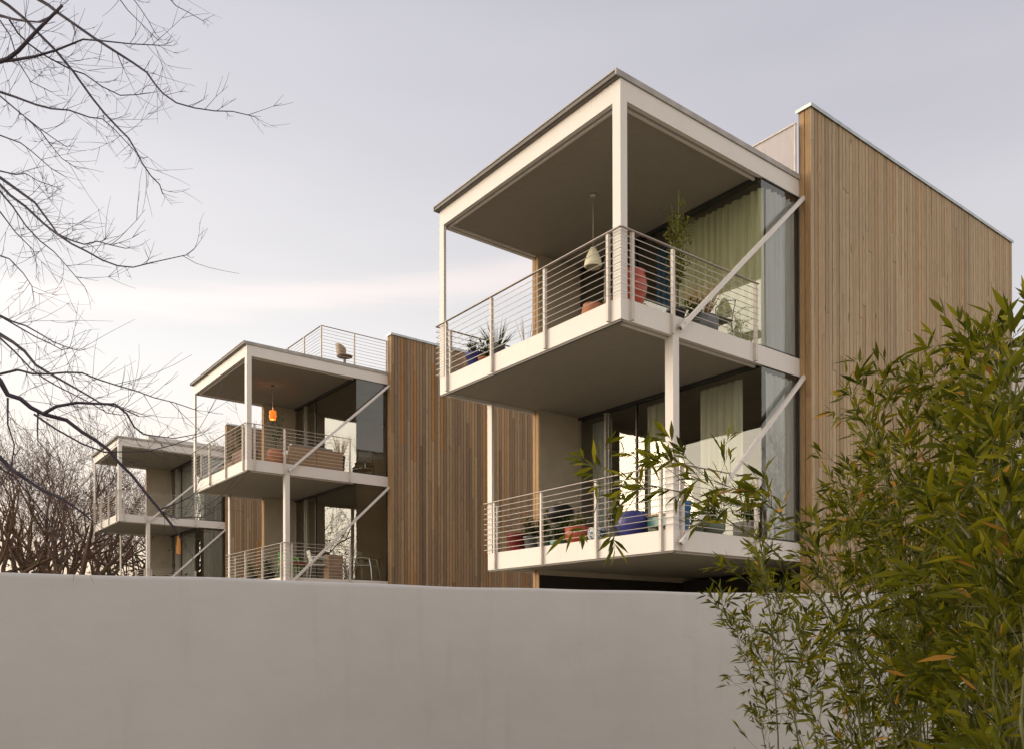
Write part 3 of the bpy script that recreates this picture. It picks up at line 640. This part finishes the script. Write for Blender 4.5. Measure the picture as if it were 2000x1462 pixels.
arm_chair(1, -.75, 2.4, z1, 2.9, 'whiteplastic', 'white armchair on the lower deck beside the pale cabinet', G3)
arm_chair(1, -1.45, 1.75, z1, 1.4, 'lime', 'lime green armchair by the front railing of the middle lower deck')
T = thing('cabinet', 'pale wooden cabinet behind the lower side railing of the middle house', 'cabinet', hp(1, -.5, 2.75, z1), HROT)
m = MB(); m.box(-.18, .18, -.22, .22, .03, .72); m.build('carcass', 'wicker', T); m = MB(); m.box(.181, .192, -.2, .2, .06, .70); m.build('door', 'tan', T)
T = thing('side_table', 'dark red low table on the middle lower deck', 'table', hp(1, -.75, 1.6, z1), HROT)
m = MB(); m.box(-.3, .3, -.3, .3, .40, .46); m.build('tabletop', 'crimson', T)
for a in (-.26, .26):
    for b in (-.26, .26): m = MB(); m.box(a - .02, a + .02, b - .02, b + .02, 0, .40); m.build('leg', 'black', T)
pot(1, -3.9, Y0 + .5, z1, .2, .3, 'olive', 'bushy yellow green shrub in a pot at the left end of the middle lower deck', 'cone', leaves, rx=.35, hh=.45, n=260, mat='yellowgreen', rs=41, name='potted_shrub', cat='plant')
pot(1, -2.5, Y0 + .5, z1, .2, .3, 'black', 'dark leafy shrub in a pot near the lime chair', 'cone', leaves, rx=.3, hh=.5, n=200, rs=42, name='potted_shrub', cat='plant')
T = thing('picture_frame', 'small framed picture on the inner wall of the middle lower room', 'picture', hp(1, -1.2, D + 4.17, z1 + 1.25), HROT)
m = MB(); m.box(-.28, .28, 0, .02, -.35, .35); m.build('frame', 'whiteplastic', T); m = MB(); m.box(-.23, .23, -.006, -.001, -.30, .30); m.build('print', 'slate', T)

# ================================================================== bare trees
def grow(mb, p, d, ln, rad, depth, rng, n=5, spread=.55, upb=.10, segs=4, wig=.16, minr=.006, kids=(2, 4)):
    pts = [p.copy()]; rr = [rad]; q = p.copy(); dd = d.copy()
    for i in range(segs):
        dd = (dd + Vector([rng.gauss(0, wig) for _ in range(3)]) + Vector((0, 0, upb))).normalized()
        q = q + dd * ln / segs; pts.append(q.copy()); rr.append(max(minr, rad * (1 - .62 * (i + 1) / segs)))
    mb.tube(pts, rr, n if depth > 2 else (4 if depth > 1 else 3), 0, False)
    if depth <= 0: return
    for c in range(rng.randint(*kids)):
        t = rng.uniform(.35, 1); i = min(segs - 1, int(t * segs)); b = pts[i].lerp(pts[i + 1], t * segs - i)
        ax = dd.orthogonal().normalized(); ax.rotate(Matrix.Rotation(rng.uniform(0, 6.28), 3, dd))
        nd_ = (pts[i + 1] - pts[i]).normalized(); nd_ = (nd_ + ax * rng.uniform(spread * .7, spread * 1.7)).normalized()
        grow(mb, b, nd_, ln * rng.uniform(.55, .8), max(minr, rr[i] * .62), depth - 1, rng, n, spread, upb, max(2, segs - (depth < 3)), wig, minr, kids)
def bare_proto(seed, h=9.0, label='', depth=5, loc=(0, 0, 0), minr=.0065):
    rng = random.Random(seed); T = thing('bare_tree', label, 'tree', loc, 0, 'bare trees beyond the houses')
    tr = MB(); hh = h * .28; tr.tube([(0, 0, -.2), (.05, .03, hh * .5), (.1, 0, hh)], [h * .022, h * .018, h * .015], 8); tr.build('trunk', 'twig', T)
    cr = MB()
    for i in range(5):
        a = i * 1.26 + rng.uniform(-.4, .4); e = rng.uniform(.35, .95)
        grow(cr, Vector((.05, .02, hh * rng.uniform(.55, .98))), Vector((cos(a) * e, sin(a) * e, 1)).normalized(), h * .34, h * .0135, depth, rng, 5, .62, .05, 4, .17, minr, (2, 4))
    cr.build('crown', 'twig', T); return T
def copy_tree(o, parent=None):
    c = o.copy(); C.objects.link(c); c.parent = parent
    for ch in list(o.children): copy_tree(ch, c)
    return c
def place(px, Y): return ((px - 1003.67) / 1623.6 * Y, Y, 0)
protos = [bare_proto(100 + i, 12.5, '', 5) for i in range(3)]
SP = [(60, 46, 1.04, 'wide bare tree at the far left edge behind the low branches'), (150, 43, 1.0, 'bare tree with forked crown left of the farthest house'),
      (225, 50, .95, 'bare tree seen through the farthest upper balcony'), (10, 55, 1.2, 'taller pale bare tree at the left picture edge'),
      (110, 60, 1.15, 'distant bare tree between two nearer crowns'), (300, 58, .9, 'bare tree directly behind the farthest house roof'),
      (420, 52, 1.08, 'bare tree rising between the farthest and the middle house'), (270, 47, .7, 'small bare tree under the farthest upper deck'),
      (-60, 40, 1.0, 'bare tree mostly cut by the left picture edge'), (190, 66, 1.2, 'distant bare tree left of the farthest roof corner'), (365, 66, 1.15, 'distant bare tree above the farthest roof')]
k_ = 0
for px, Y, s_, lb in SP:
    src = protos[k_ % 3]; o = src if k_ < 3 else copy_tree(src)
    o.location = place(px, Y); o.rotation_euler.z = k_ * 1.7; o.scale = (s_ * 1.05, s_ * 1.05, s_ * 1.17); o['label'] = lb; k_ += 1
# trees off to the sides that show in the glass
for (x, y, s_, lb) in [(-46, 45, 1.0, 'bare tree mirrored in the lower glass of the middle house'), (-50, 40, 1.0, 'bare tree mirrored beside the window frame of the middle house'), (-45, 52, 1.0, 'bare tree far left outside the picture'), (-58, 46, .9, 'another bare tree far left outside the picture'),
                       (31, 15.2, 1.05, 'bare tree mirrored in the lower side pane of the nearest house')]:
    o = copy_tree(protos[k_ % 3]); o.location = (x, y, 0); o.rotation_euler.z = k_; o.scale = (s_,) * 3; o['label'] = lb; k_ += 1
T = thing('evergreen_tree', 'dark leafy tree mirrored in the lower glass of the middle house', 'tree', (-44, 47.5, 0))
rng = random.Random(9); m = MB(); m.tube([(0, 0, 0), (.2, 0, 3), (0, .2, 7)], [.2, .15, .06], 8); m.build('trunk', 'twig', T)
m = MB(); cl_ = [Vector((rng.gauss(0, 1.8), rng.gauss(0, 1.8), rng.uniform(2, 9.5))) for _ in range(34)]
for i in range(5200):
    c = cl_[rng.randrange(34)]; m.leaf(c + Vector([rng.gauss(0, .55) for _ in range(3)]), [rng.uniform(-1, 1) for _ in range(3)], (0, 0, 1), rng.uniform(.15, .32), .14, rng.random(), .2, 2)
m.build('crown', 'green', T)
# dark thicket under the trees
rng = random.Random(5); m = MB()
for i in range(230):
    Y = rng.uniform(38, 62); px = rng.uniform(-260, 560); p = Vector(place(px, Y)); h = rng.uniform(1.2, 3.4)
    d = Vector((rng.gauss(0, .45), rng.gauss(0, .3), 1)).normalized()
    grow(m, p + Vector((0, 0, 0)), d, h, .022, 2, rng, 3, .7, .03, 3, .25, .010, (3, 5))
tag(m.build('thicket', 'thicket'), 'dark tangled undergrowth below the bare trees', 'undergrowth', None, 'stuff')
rng = random.Random(6); m = MB()
for i in range(9000):
    Y = rng.uniform(37, 60); px = rng.uniform(-260, 480); p = Vector(place(px, Y)); p.z = abs(rng.gauss(0, 2.2)) + rng.uniform(0, 1.5)
    m.leaf(p, [rng.uniform(-1, 1) for _ in range(3)], (0, 0, 1), rng.uniform(.12, .3), .12, rng.random(), .2, 2)
tag(m.build('scrub_leaves', 'green'), 'sparse evergreen leaves in the undergrowth', 'undergrowth', None, 'stuff')

# ================================================================== near tree at the left
def px3(px, py, Y): return Vector(((px - 1003.67) / 1623.6 * Y, Y, EYE - (py - 1236.29) / 1623.6 * Y))
BR = [ # (depth start, depth end, w0, w1, pts)
 (5.2, 4.8, 4.4, 1.4, [(16, 0), (50, 28), (70, 50), (108, 88), (143, 130), (180, 182), (204, 212), (235, 245), (252, 262), (268, 290), (278, 310), (295, 335), (312, 352), (318, 370)]),
 (5.0, 4.6, 4.6, 1.2, [(95, 0), (112, 14), (135, 30), (185, 65), (235, 97), (260, 113), (287, 132), (303, 155), (318, 173), (345, 192), (380, 202), (420, 208), (455, 209), (497, 219)]),
 (4.4, 4.3, 7, 3.6, [(0, 110), (15, 105), (35, 90), (70, 52), (100, 22), (122, 0)]),
 (4.4, 4.2, 5, 1.2, [(0, 110), (30, 107), (70, 100), (110, 88), (140, 76), (162, 67), (200, 70), (255, 76), (312, 79)]),
 (5.0, 4.8, 4, 2, [(0, 20), (25, 27), (50, 31), (78, 33), (100, 22)]),
 (5.0, 5.2, 3, 1, [(18, 28), (35, 55), (55, 75), (90, 100), (140, 127), (165, 135), (200, 160), (235, 177), (265, 176), (295, 172)]),
 (4.9, 4.6, 3.6, 1, [(0, 170), (30, 180), (70, 195), (100, 203), (135, 206), (175, 220), (200, 223), (225, 245), (262, 285)]),
 (5.3, 5.0, 2.2, .9, [(0, 178), (40, 212), (75, 240), (110, 265), (130, 278)]),
 (5.2, 5.0, 1.8, .9, [(45, 216), (80, 248), (100, 275), (120, 300), (150, 320)]),
 (5.2, 5.4, 1.8, .9, [(0, 255), (40, 270), (60, 285), (100, 320), (125, 335)]),
 (5.3, 5.0, 2.2, .9, [(0, 325), (30, 332), (50, 330), (75, 345), (110, 357)]),
 (4.6, 4.2, 4.4, 1.1, [(0, 338), (35, 363), (68, 387), (85, 410), (100, 430), (112, 448), (125, 455), (145, 463), (165, 469), (190, 463), (215, 470), (245, 477)]),
 (4.7, 4.2, 4.2, 1.1, [(0, 352), (20, 373), (50, 395), (85, 428), (110, 448), (140, 468), (170, 483), (200, 500), (230, 511), (260, 514), (310, 502), (365, 490), (380, 478)]),
 (4.8, 4.6, 3, .9, [(0, 365), (25, 395), (50, 432), (78, 462), (105, 483), (125, 505), (165, 552)]),
 (5.0, 5.0, 2, .9, [(0, 405), (30, 445), (65, 480), (70, 500)]),
 (5.2, 5.0, 2.2, .9, [(0, 491), (18, 497), (45, 525), (62, 550), (66, 575)]),
 (4.9, 4.7, 3, .9, [(0, 608), (25, 620), (50, 628), (80, 645), (105, 660), (135, 672), (155, 677)]),
 (4.9, 4.8, 2.4, .9, [(5, 612), (35, 630), (70, 650), (100, 664), (120, 675), (140, 672)]),
 (4.6, 4.3, 5.5, 1.6, [(0, 645), (25, 660), (48, 678), (70, 705), (95, 720), (130, 740), (165, 760), (195, 778), (235, 788), (272, 805)]),
 (4.7, 4.4, 3, 1.1, [(0, 652), (30, 680), (60, 712), (85, 730), (105, 742), (130, 755), (170, 775), (210, 798), (235, 802)]),
 (4.2, 4.0, 3.6, 1.1, [(0, 722), (35, 714), (65, 722), (95, 722), (130, 719), (160, 720), (190, 732), (230, 745), (265, 755), (300, 768), (340, 778), (384, 793)]),
 (3.9, 4.3, 8.2, 3.2, [(0, 735), (15, 762), (40, 770), (60, 787), (85, 800), (130, 812), (160, 835), (185, 850), (212, 870), (232, 895), (258, 920), (285, 955), (310, 985), (330, 1010), (345, 1030), (357, 1048)]),
 (3.95, 4.1, 5, 1.1, [(85, 799), (110, 785), (150, 778), (190, 780), (225, 781), (248, 800), (262, 825), (280, 840), (300, 843), (340, 848), (384, 840)]),
 (3.95, 4.2, 3.2, 1.0, [(66, 800), (110, 830), (160, 858), (205, 875), (240, 874), (290, 873), (340, 860), (384, 845)]),
 (4.5, 4.6, 7, 2.2, [(0, 885), (25, 910), (55, 930), (85, 950), (120, 965), (150, 985), (170, 1000), (182, 1012)]),
 (4.0, 4.0, 3, 1.2, [(15, 768), (15, 820), (28, 860), (22, 900), (8, 930)]),
 (4.1, 4.1, 2.6, 1.2, [(74, 798), (73, 830), (74, 852), (85, 865)]),
 (4.23, 4.3, 2.4, 1.0, [(311, 988), (328, 981), (345, 975), (372, 962), (386, 950)]),
 (4.23, 4.2, 2.2, .9, [(314, 991), (345, 1004), (370, 1002), (398, 1002)]),
 (5.2, 5.0, 1.6, .8, [(228, -20), (250, 10), (275, 35), (308, 68)]),
 (5.3, 5.1, 1.6, .8, [(325, -20), (345, 2), (370, 15), (397, 31)]),
 (5.2, 5.0, 1.4, .8, [(255, -20), (270, 0), (290, 30), (305, 58)]),
 (4.5, 4.7, 2.6, 1, [(0, 905), (30, 925), (62, 965), (90, 1000), (118, 1040), (150, 1075)]),
 (5.0, 5.0, 2.0, 1, [(0, 30), (20, 60), (35, 110), (60, 150), (100, 170)]),
]
T = thing('bare_tree', 'close bare tree whose dark branches reach in from the left edge', 'tree', (-4.6, 4.6, 0))
base = Vector((-4.6, 4.6, 0)); trunk = MB(); limbs = MB(); rng = random.Random(77)
trunk.tube([Vector((0, 0, -.2)), Vector((.05, .03, 1.2)), Vector((.0, .08, 2.6)), Vector((.1, .12, 4.2)), Vector((.15, .15, 6.5))], [.12, .10, .085, .06, .025], 12); trunk.build('trunk', 'bark', T)
brs = MB(); tw = MB()
def twig(p, d, ln, r, lev, Yd):
    pts = [p.copy()]; q = p.copy(); dd = d.copy(); n = 4; bnd = Vector((rng.gauss(0, .06), 0, rng.gauss(.04, .07)))
    for i in range(n):
        dd = (dd + bnd + Vector([rng.gauss(0, .035) for _ in range(3)])).normalized(); q = q + dd * ln / n; pts.append(q.copy())
    tw.tube([a - base for a in pts], [r, r * .85, r * .7, r * .6, r * .45], 3, 0, False)
    if lev > 0:
        for c in range(rng.randint(0, 3)):
            i = rng.randint(1, 3); s_ = rng.choice((-1, 1)); a = s_ * rng.uniform(.3, .75)
            nd2 = Vector((dd.x * cos(a) - dd.z * sin(a), dd.y + rng.gauss(0, .3), dd.x * sin(a) + dd.z * cos(a))).normalized()
            twig(pts[i], nd2, ln * rng.uniform(.4, .75), r * .8, lev - 1, Yd)
for (Ya, Yb, w0, w1, pl) in BR:
    n = len(pl); P3 = []; rr = []
    for i, (x, y) in enumerate(pl):
        t = i / (n - 1); Y = Ya + (Yb - Ya) * t; P3.append(px3(x, y, Y)); rr.append((w0 + (w1 - w0) * t ** .8) * .5 * Y / 1623.6 * 1.38)
    if pl[0][0] <= 5 or pl[0][1] <= 0:   # runs on out of view back to the trunk
        d0 = (P3[0] - P3[1]).normalized(); z_t = max(1.6, min(6.0, P3[0].z + (.5 if d0.z > 0 else -.6)))
        tp = base + Vector((.08, .1, z_t)); mid = P3[0] + d0 * (tp - P3[0]).length * .45; mid = mid.lerp((P3[0] + tp) / 2, .35)
        P3 = [tp, mid.lerp(tp, .5), mid.lerp(P3[0], .45)] + P3; rr = [rr[0] * 1.6 + .006, rr[0] * 1.4 + .003, rr[0] * 1.15] + rr
        off = 3
    else: off = 0
    brs.tube([p - base for p in P3], rr, 6, 0, True)
    # twigs
    for i in range(off, len(P3) - 1):
        a, b = P3[i], P3[i + 1]; seg = (b - a).length; d = (b - a).normalized(); Y = a.y
        cnt = seg / .052 * (1.0 if w0 < 8 else .45) * (.4 if w0 < 1.7 else 1)
        k2 = int(cnt) + (rng.random() < cnt % 1)
        for c in range(k2):
            if rng.random() < .15: continue
            s_ = rng.choice((-1, 1)); ang = s_ * rng.uniform(.3, .95)
            nd2 = Vector((d.x * cos(ang) - d.z * sin(ang), d.y + rng.gauss(0, .35), d.x * sin(ang) + d.z * cos(ang))).normalized()
            ln = abs(rng.gauss(.11, .12)) + .04
            twig(a.lerp(b, rng.random()), nd2, ln, .0014 + .0004 * rng.random(), 1, Y)
    for c in range(2):
        d = (P3[-1] - P3[-2]).normalized(); a = rng.uniform(-.5, .5); nd2 = Vector((d.x * cos(a) - d.z * sin(a), d.y, d.x * sin(a) + d.z * cos(a))).normalized()
        twig(P3[-1] if c < 2 else P3[-2], nd2, rng.uniform(.06, .16), .0013, 1, P3[-1].y)
bo = brs.build('limbs', 'bark', T); tw.build('twigs', 'bark', bo)

# ================================================================== bamboo
LEAFN = [0]
def cluster(mb, st, p, d, rng, s, n):
    # a fan of leaves at the end of a branchlet
    for i in range(n):
        a = (i - (n - 1) / 2) * rng.uniform(.28, .55) if n > 1 else 0
        sd = d.cross(Vector((0, 0, 1)))
        if sd.length < .01: sd = Vector((1, 0, 0))
        sd.normalize(); ax = sd.cross(d).normalized()
        ax.rotate(Matrix.Rotation(rng.uniform(-1, 1), 3, d))
        ld = (d * cos(a) + d.cross(ax) * sin(a)).normalized()
        ld = (ld + Vector((rng.gauss(0, .25), rng.gauss(0, .25), rng.gauss(-.05, .28)))).normalized()
        ln = s * rng.uniform(.6, 1.2); rn = min(.92, rng.betavariate(2, 2.2)) if rng.random() > .022 else rng.uniform(.95, 1)
        mb.leaf(p - d * i * .012, ld, ax + Vector((rng.gauss(0, .5), rng.gauss(0, .5), rng.gauss(0, .5))), ln, ln * rng.uniform(.16, .21), rn, rng.uniform(-.08, .24)); LEAFN[0] += 1
def culm_plant(label, culms, rs, ls=.105, dens=1.0):
    """culms: (base xy, tip xyz, bend height factor, radius, start of leaves)"""
    rng = random.Random(rs); b0 = Vector((culms[0][0][0], culms[0][0][1], 0)); T = thing('bamboo_plant', label, 'bamboo', b0, 0, 'bamboo clumps in front of the garden wall')
    lf = MB(); br = MB()
    for (bx, tip, bend, r, st) in culms:
        cu = MB(); B = Vector((bx[0], bx[1], 0)); E_ = Vector(tip); 
        mid = bend if isinstance(bend, Vector) else Vector((B.x + (E_.x - B.x) * bend, B.y + (E_.y - B.y) * bend, E_.z * (.62 + .30 * (1 - bend))))
        n = 16; pts = []
        for i in range(n + 1):
            t = i / n; p = B * (1 - t) ** 2 + mid * 2 * t * (1 - t) + E_ * t * t
            if 0 < i < n: p += Vector([rng.gauss(0, .006) for _ in range(3)])
            pts.append(p)
        cu.tube([p - b0 for p in pts], [r * (1 - .78 * i / n) for i in range(n + 1)], 7); cu.build('culm', 'culm', T)
        L_ = sum((pts[i + 1] - pts[i]).length for i in range(n))
        nodes = int(L_ * (1 - st) / .085 * dens)
        for j in range(nodes):
            t = st + (1 - st) * (j + rng.random()) / nodes; i = min(n - 1, int(t * n)); p = pts[i].lerp(pts[i + 1], t * n - i); d = (pts[i + 1] - pts[i]).normalized()
            for c in range(rng.randint(1, 3)):
                ax = d.orthogonal().normalized(); ax.rotate(Matrix.Rotation(rng.uniform(0, 6.28), 3, d))
                bd = (d * rng.uniform(.5, 1.1) + ax * rng.uniform(.5, 1.1) + Vector((0, 0, .38))).normalized(); bl = rng.uniform(.10, .42) * (1.15 - .55 * t)
                q = p.copy(); bp = [q - b0]; dd = bd.copy(); m_ = 4
                for s_ in range(m_):
                    dd = (dd + Vector([rng.gauss(0, .16) for _ in range(3)]) + Vector((0, 0, -.01))).normalized(); q = q + dd * bl / m_; bp.append(q - b0)
                    if s_ > 0 and rng.random() < .75:
                        sdv = dd.orthogonal().normalized(); sdv.rotate(Matrix.Rotation(rng.uniform(0, 6.28), 3, dd)); e2 = (dd + sdv * .8).normalized()
                        q2 = q + e2 * rng.uniform(.02, .09); br.tube([q - b0, q2 - b0], [.0013, .0009], 3, 0, False); cluster(lf, br, q2 - b0, e2, rng, ls, rng.randint(2, 4))
                br.tube(bp, [.0019, .0017, .0014, .0012, .0009], 3, 0, False); cluster(lf, br, q - b0, dd, rng, ls, rng.randint(3, 5))
        cluster(lf, br, E_ - b0, (pts[-1] - pts[-2]).normalized(), rng, ls, 5)
    lf.build('foliage', 'bamboo', T); br.build('branchlets', 'culm', T)
def C_(bx, by, tipx, tipy, tipY, bend=.35, r=.007, st=.3): return ((bx, by), tuple(px3(tipx, tipy, tipY)), bend, r, st)
rb = random.Random(3)
# long spray in front of the lower balcony
culm_plant('arching bamboo spray reaching left across the nearest lower balcony', [
    C_(2.6, 4.3, 1165, 945, 3.1, px3(1560, 850, 3.5), .006, .62), C_(2.8, 4.4, 1345, 930, 3.2, px3(1660, 910, 3.5), .005, .72)], 51, .090, .58)
# sparse left stems against the wall
culm_plant('sparse young bamboo stems at the left edge of the thicket against the white wall', [
    C_(2.15, 6.9, 1430, 1230, 6.6, .3, .005, .2), C_(2.5, 6.6, 1395, 1175, 5.6, .4, .005, .45), C_(2.45, 6.9, 1455, 1090, 5.9, .35, .006, .3)], 52, .085, .8)
# middle mass around the wall top
cs = []
for i in range(15):
    x = 1490 + i * 33 + rb.uniform(-20, 20); Y = rb.uniform(3.6, 5.4)
    bx = (x + 120 * rb.uniform(.1, 1.2) - 1003) / 1623.6 * Y * 1.06
    cs.append(C_(bx, Y + rb.uniform(-.2, .8), x, rb.uniform(880, 1130), Y, rb.uniform(.2, .5), .006, .18))
culm_plant('dense green bamboo in the middle below the timber cladding', cs, 53, .088, .72)
cs = []
for i, (x, y, Y) in enumerate([(1612, 735, 4.4), (1650, 800, 4.8), (1605, 895, 4.6), (1585, 985, 4.9), (1690, 705, 4.4), (1740, 740, 4.9), (1790, 700, 4.2), (1830, 690, 4.8), (1680, 860, 4.3), (1740, 900, 3.9), (1800, 860, 4.2), (1640, 940, 5.3), (1700, 980, 5.0), (1850, 800, 5.4)]):
    bx = (1880 + rb.uniform(-90, 150) - 1003) / 1623.6 * Y; cs.append(C_(bx, Y + rb.uniform(.1, .9), x + 40, y + 20, Y, rb.uniform(.30, .55), .007, .28))
culm_plant('tall bamboo leaning left over the timber cladding', cs, 54, .095, .58)
cs = []
for i, (x, y, Y) in enumerate([(1885, 600, 3.9), (1860, 660, 4.1), (1935, 590, 3.6), (1995, 560, 3.3), (1960, 640, 3.2), (1920, 720, 3.0), (1990, 700, 3.4), (1890, 820, 3.1), (1850, 900, 2.9), (1960, 860, 2.8), (1990, 980, 2.7), (1900, 1000, 3.2), (1930, 1100, 2.8), (1840, 1080, 3.4), (1990, 1180, 3.0), (1880, 1220, 3.2), (1780, 1150, 3.8), (2040, 760, 3.6), (2050, 900, 3.2), (1800, 1250, 3.6)]):
    bx = (2000 + rb.uniform(-60, 160) - 1003) / 1623.6 * Y; cs.append(C_(bx, Y + rb.uniform(-.1, .6), x + 15, y + (95 if y > 620 else 70), Y, rb.uniform(.25, .5), .0105, .2))
culm_plant('nearest tall bamboo at the right picture edge with the largest leaves', cs, 55, .112, .64)
cs = []
for i in range(11):
    x = 1560 + i * 44 + rb.uniform(-15, 15); Y = rb.uniform(3.6, 5.6)
    bx = (x + rb.uniform(-30, 90) - 1003) / 1623.6 * Y
    cs.append(C_(bx, Y + rb.uniform(0, .3), x, rb.uniform(1180, 1330), Y, rb.uniform(.2, .5), .005, .05))
culm_plant('low leafy bamboo shoots along the bottom right in front of the wall', cs, 56, .095, .62)
print('leaves', LEAFN[0])
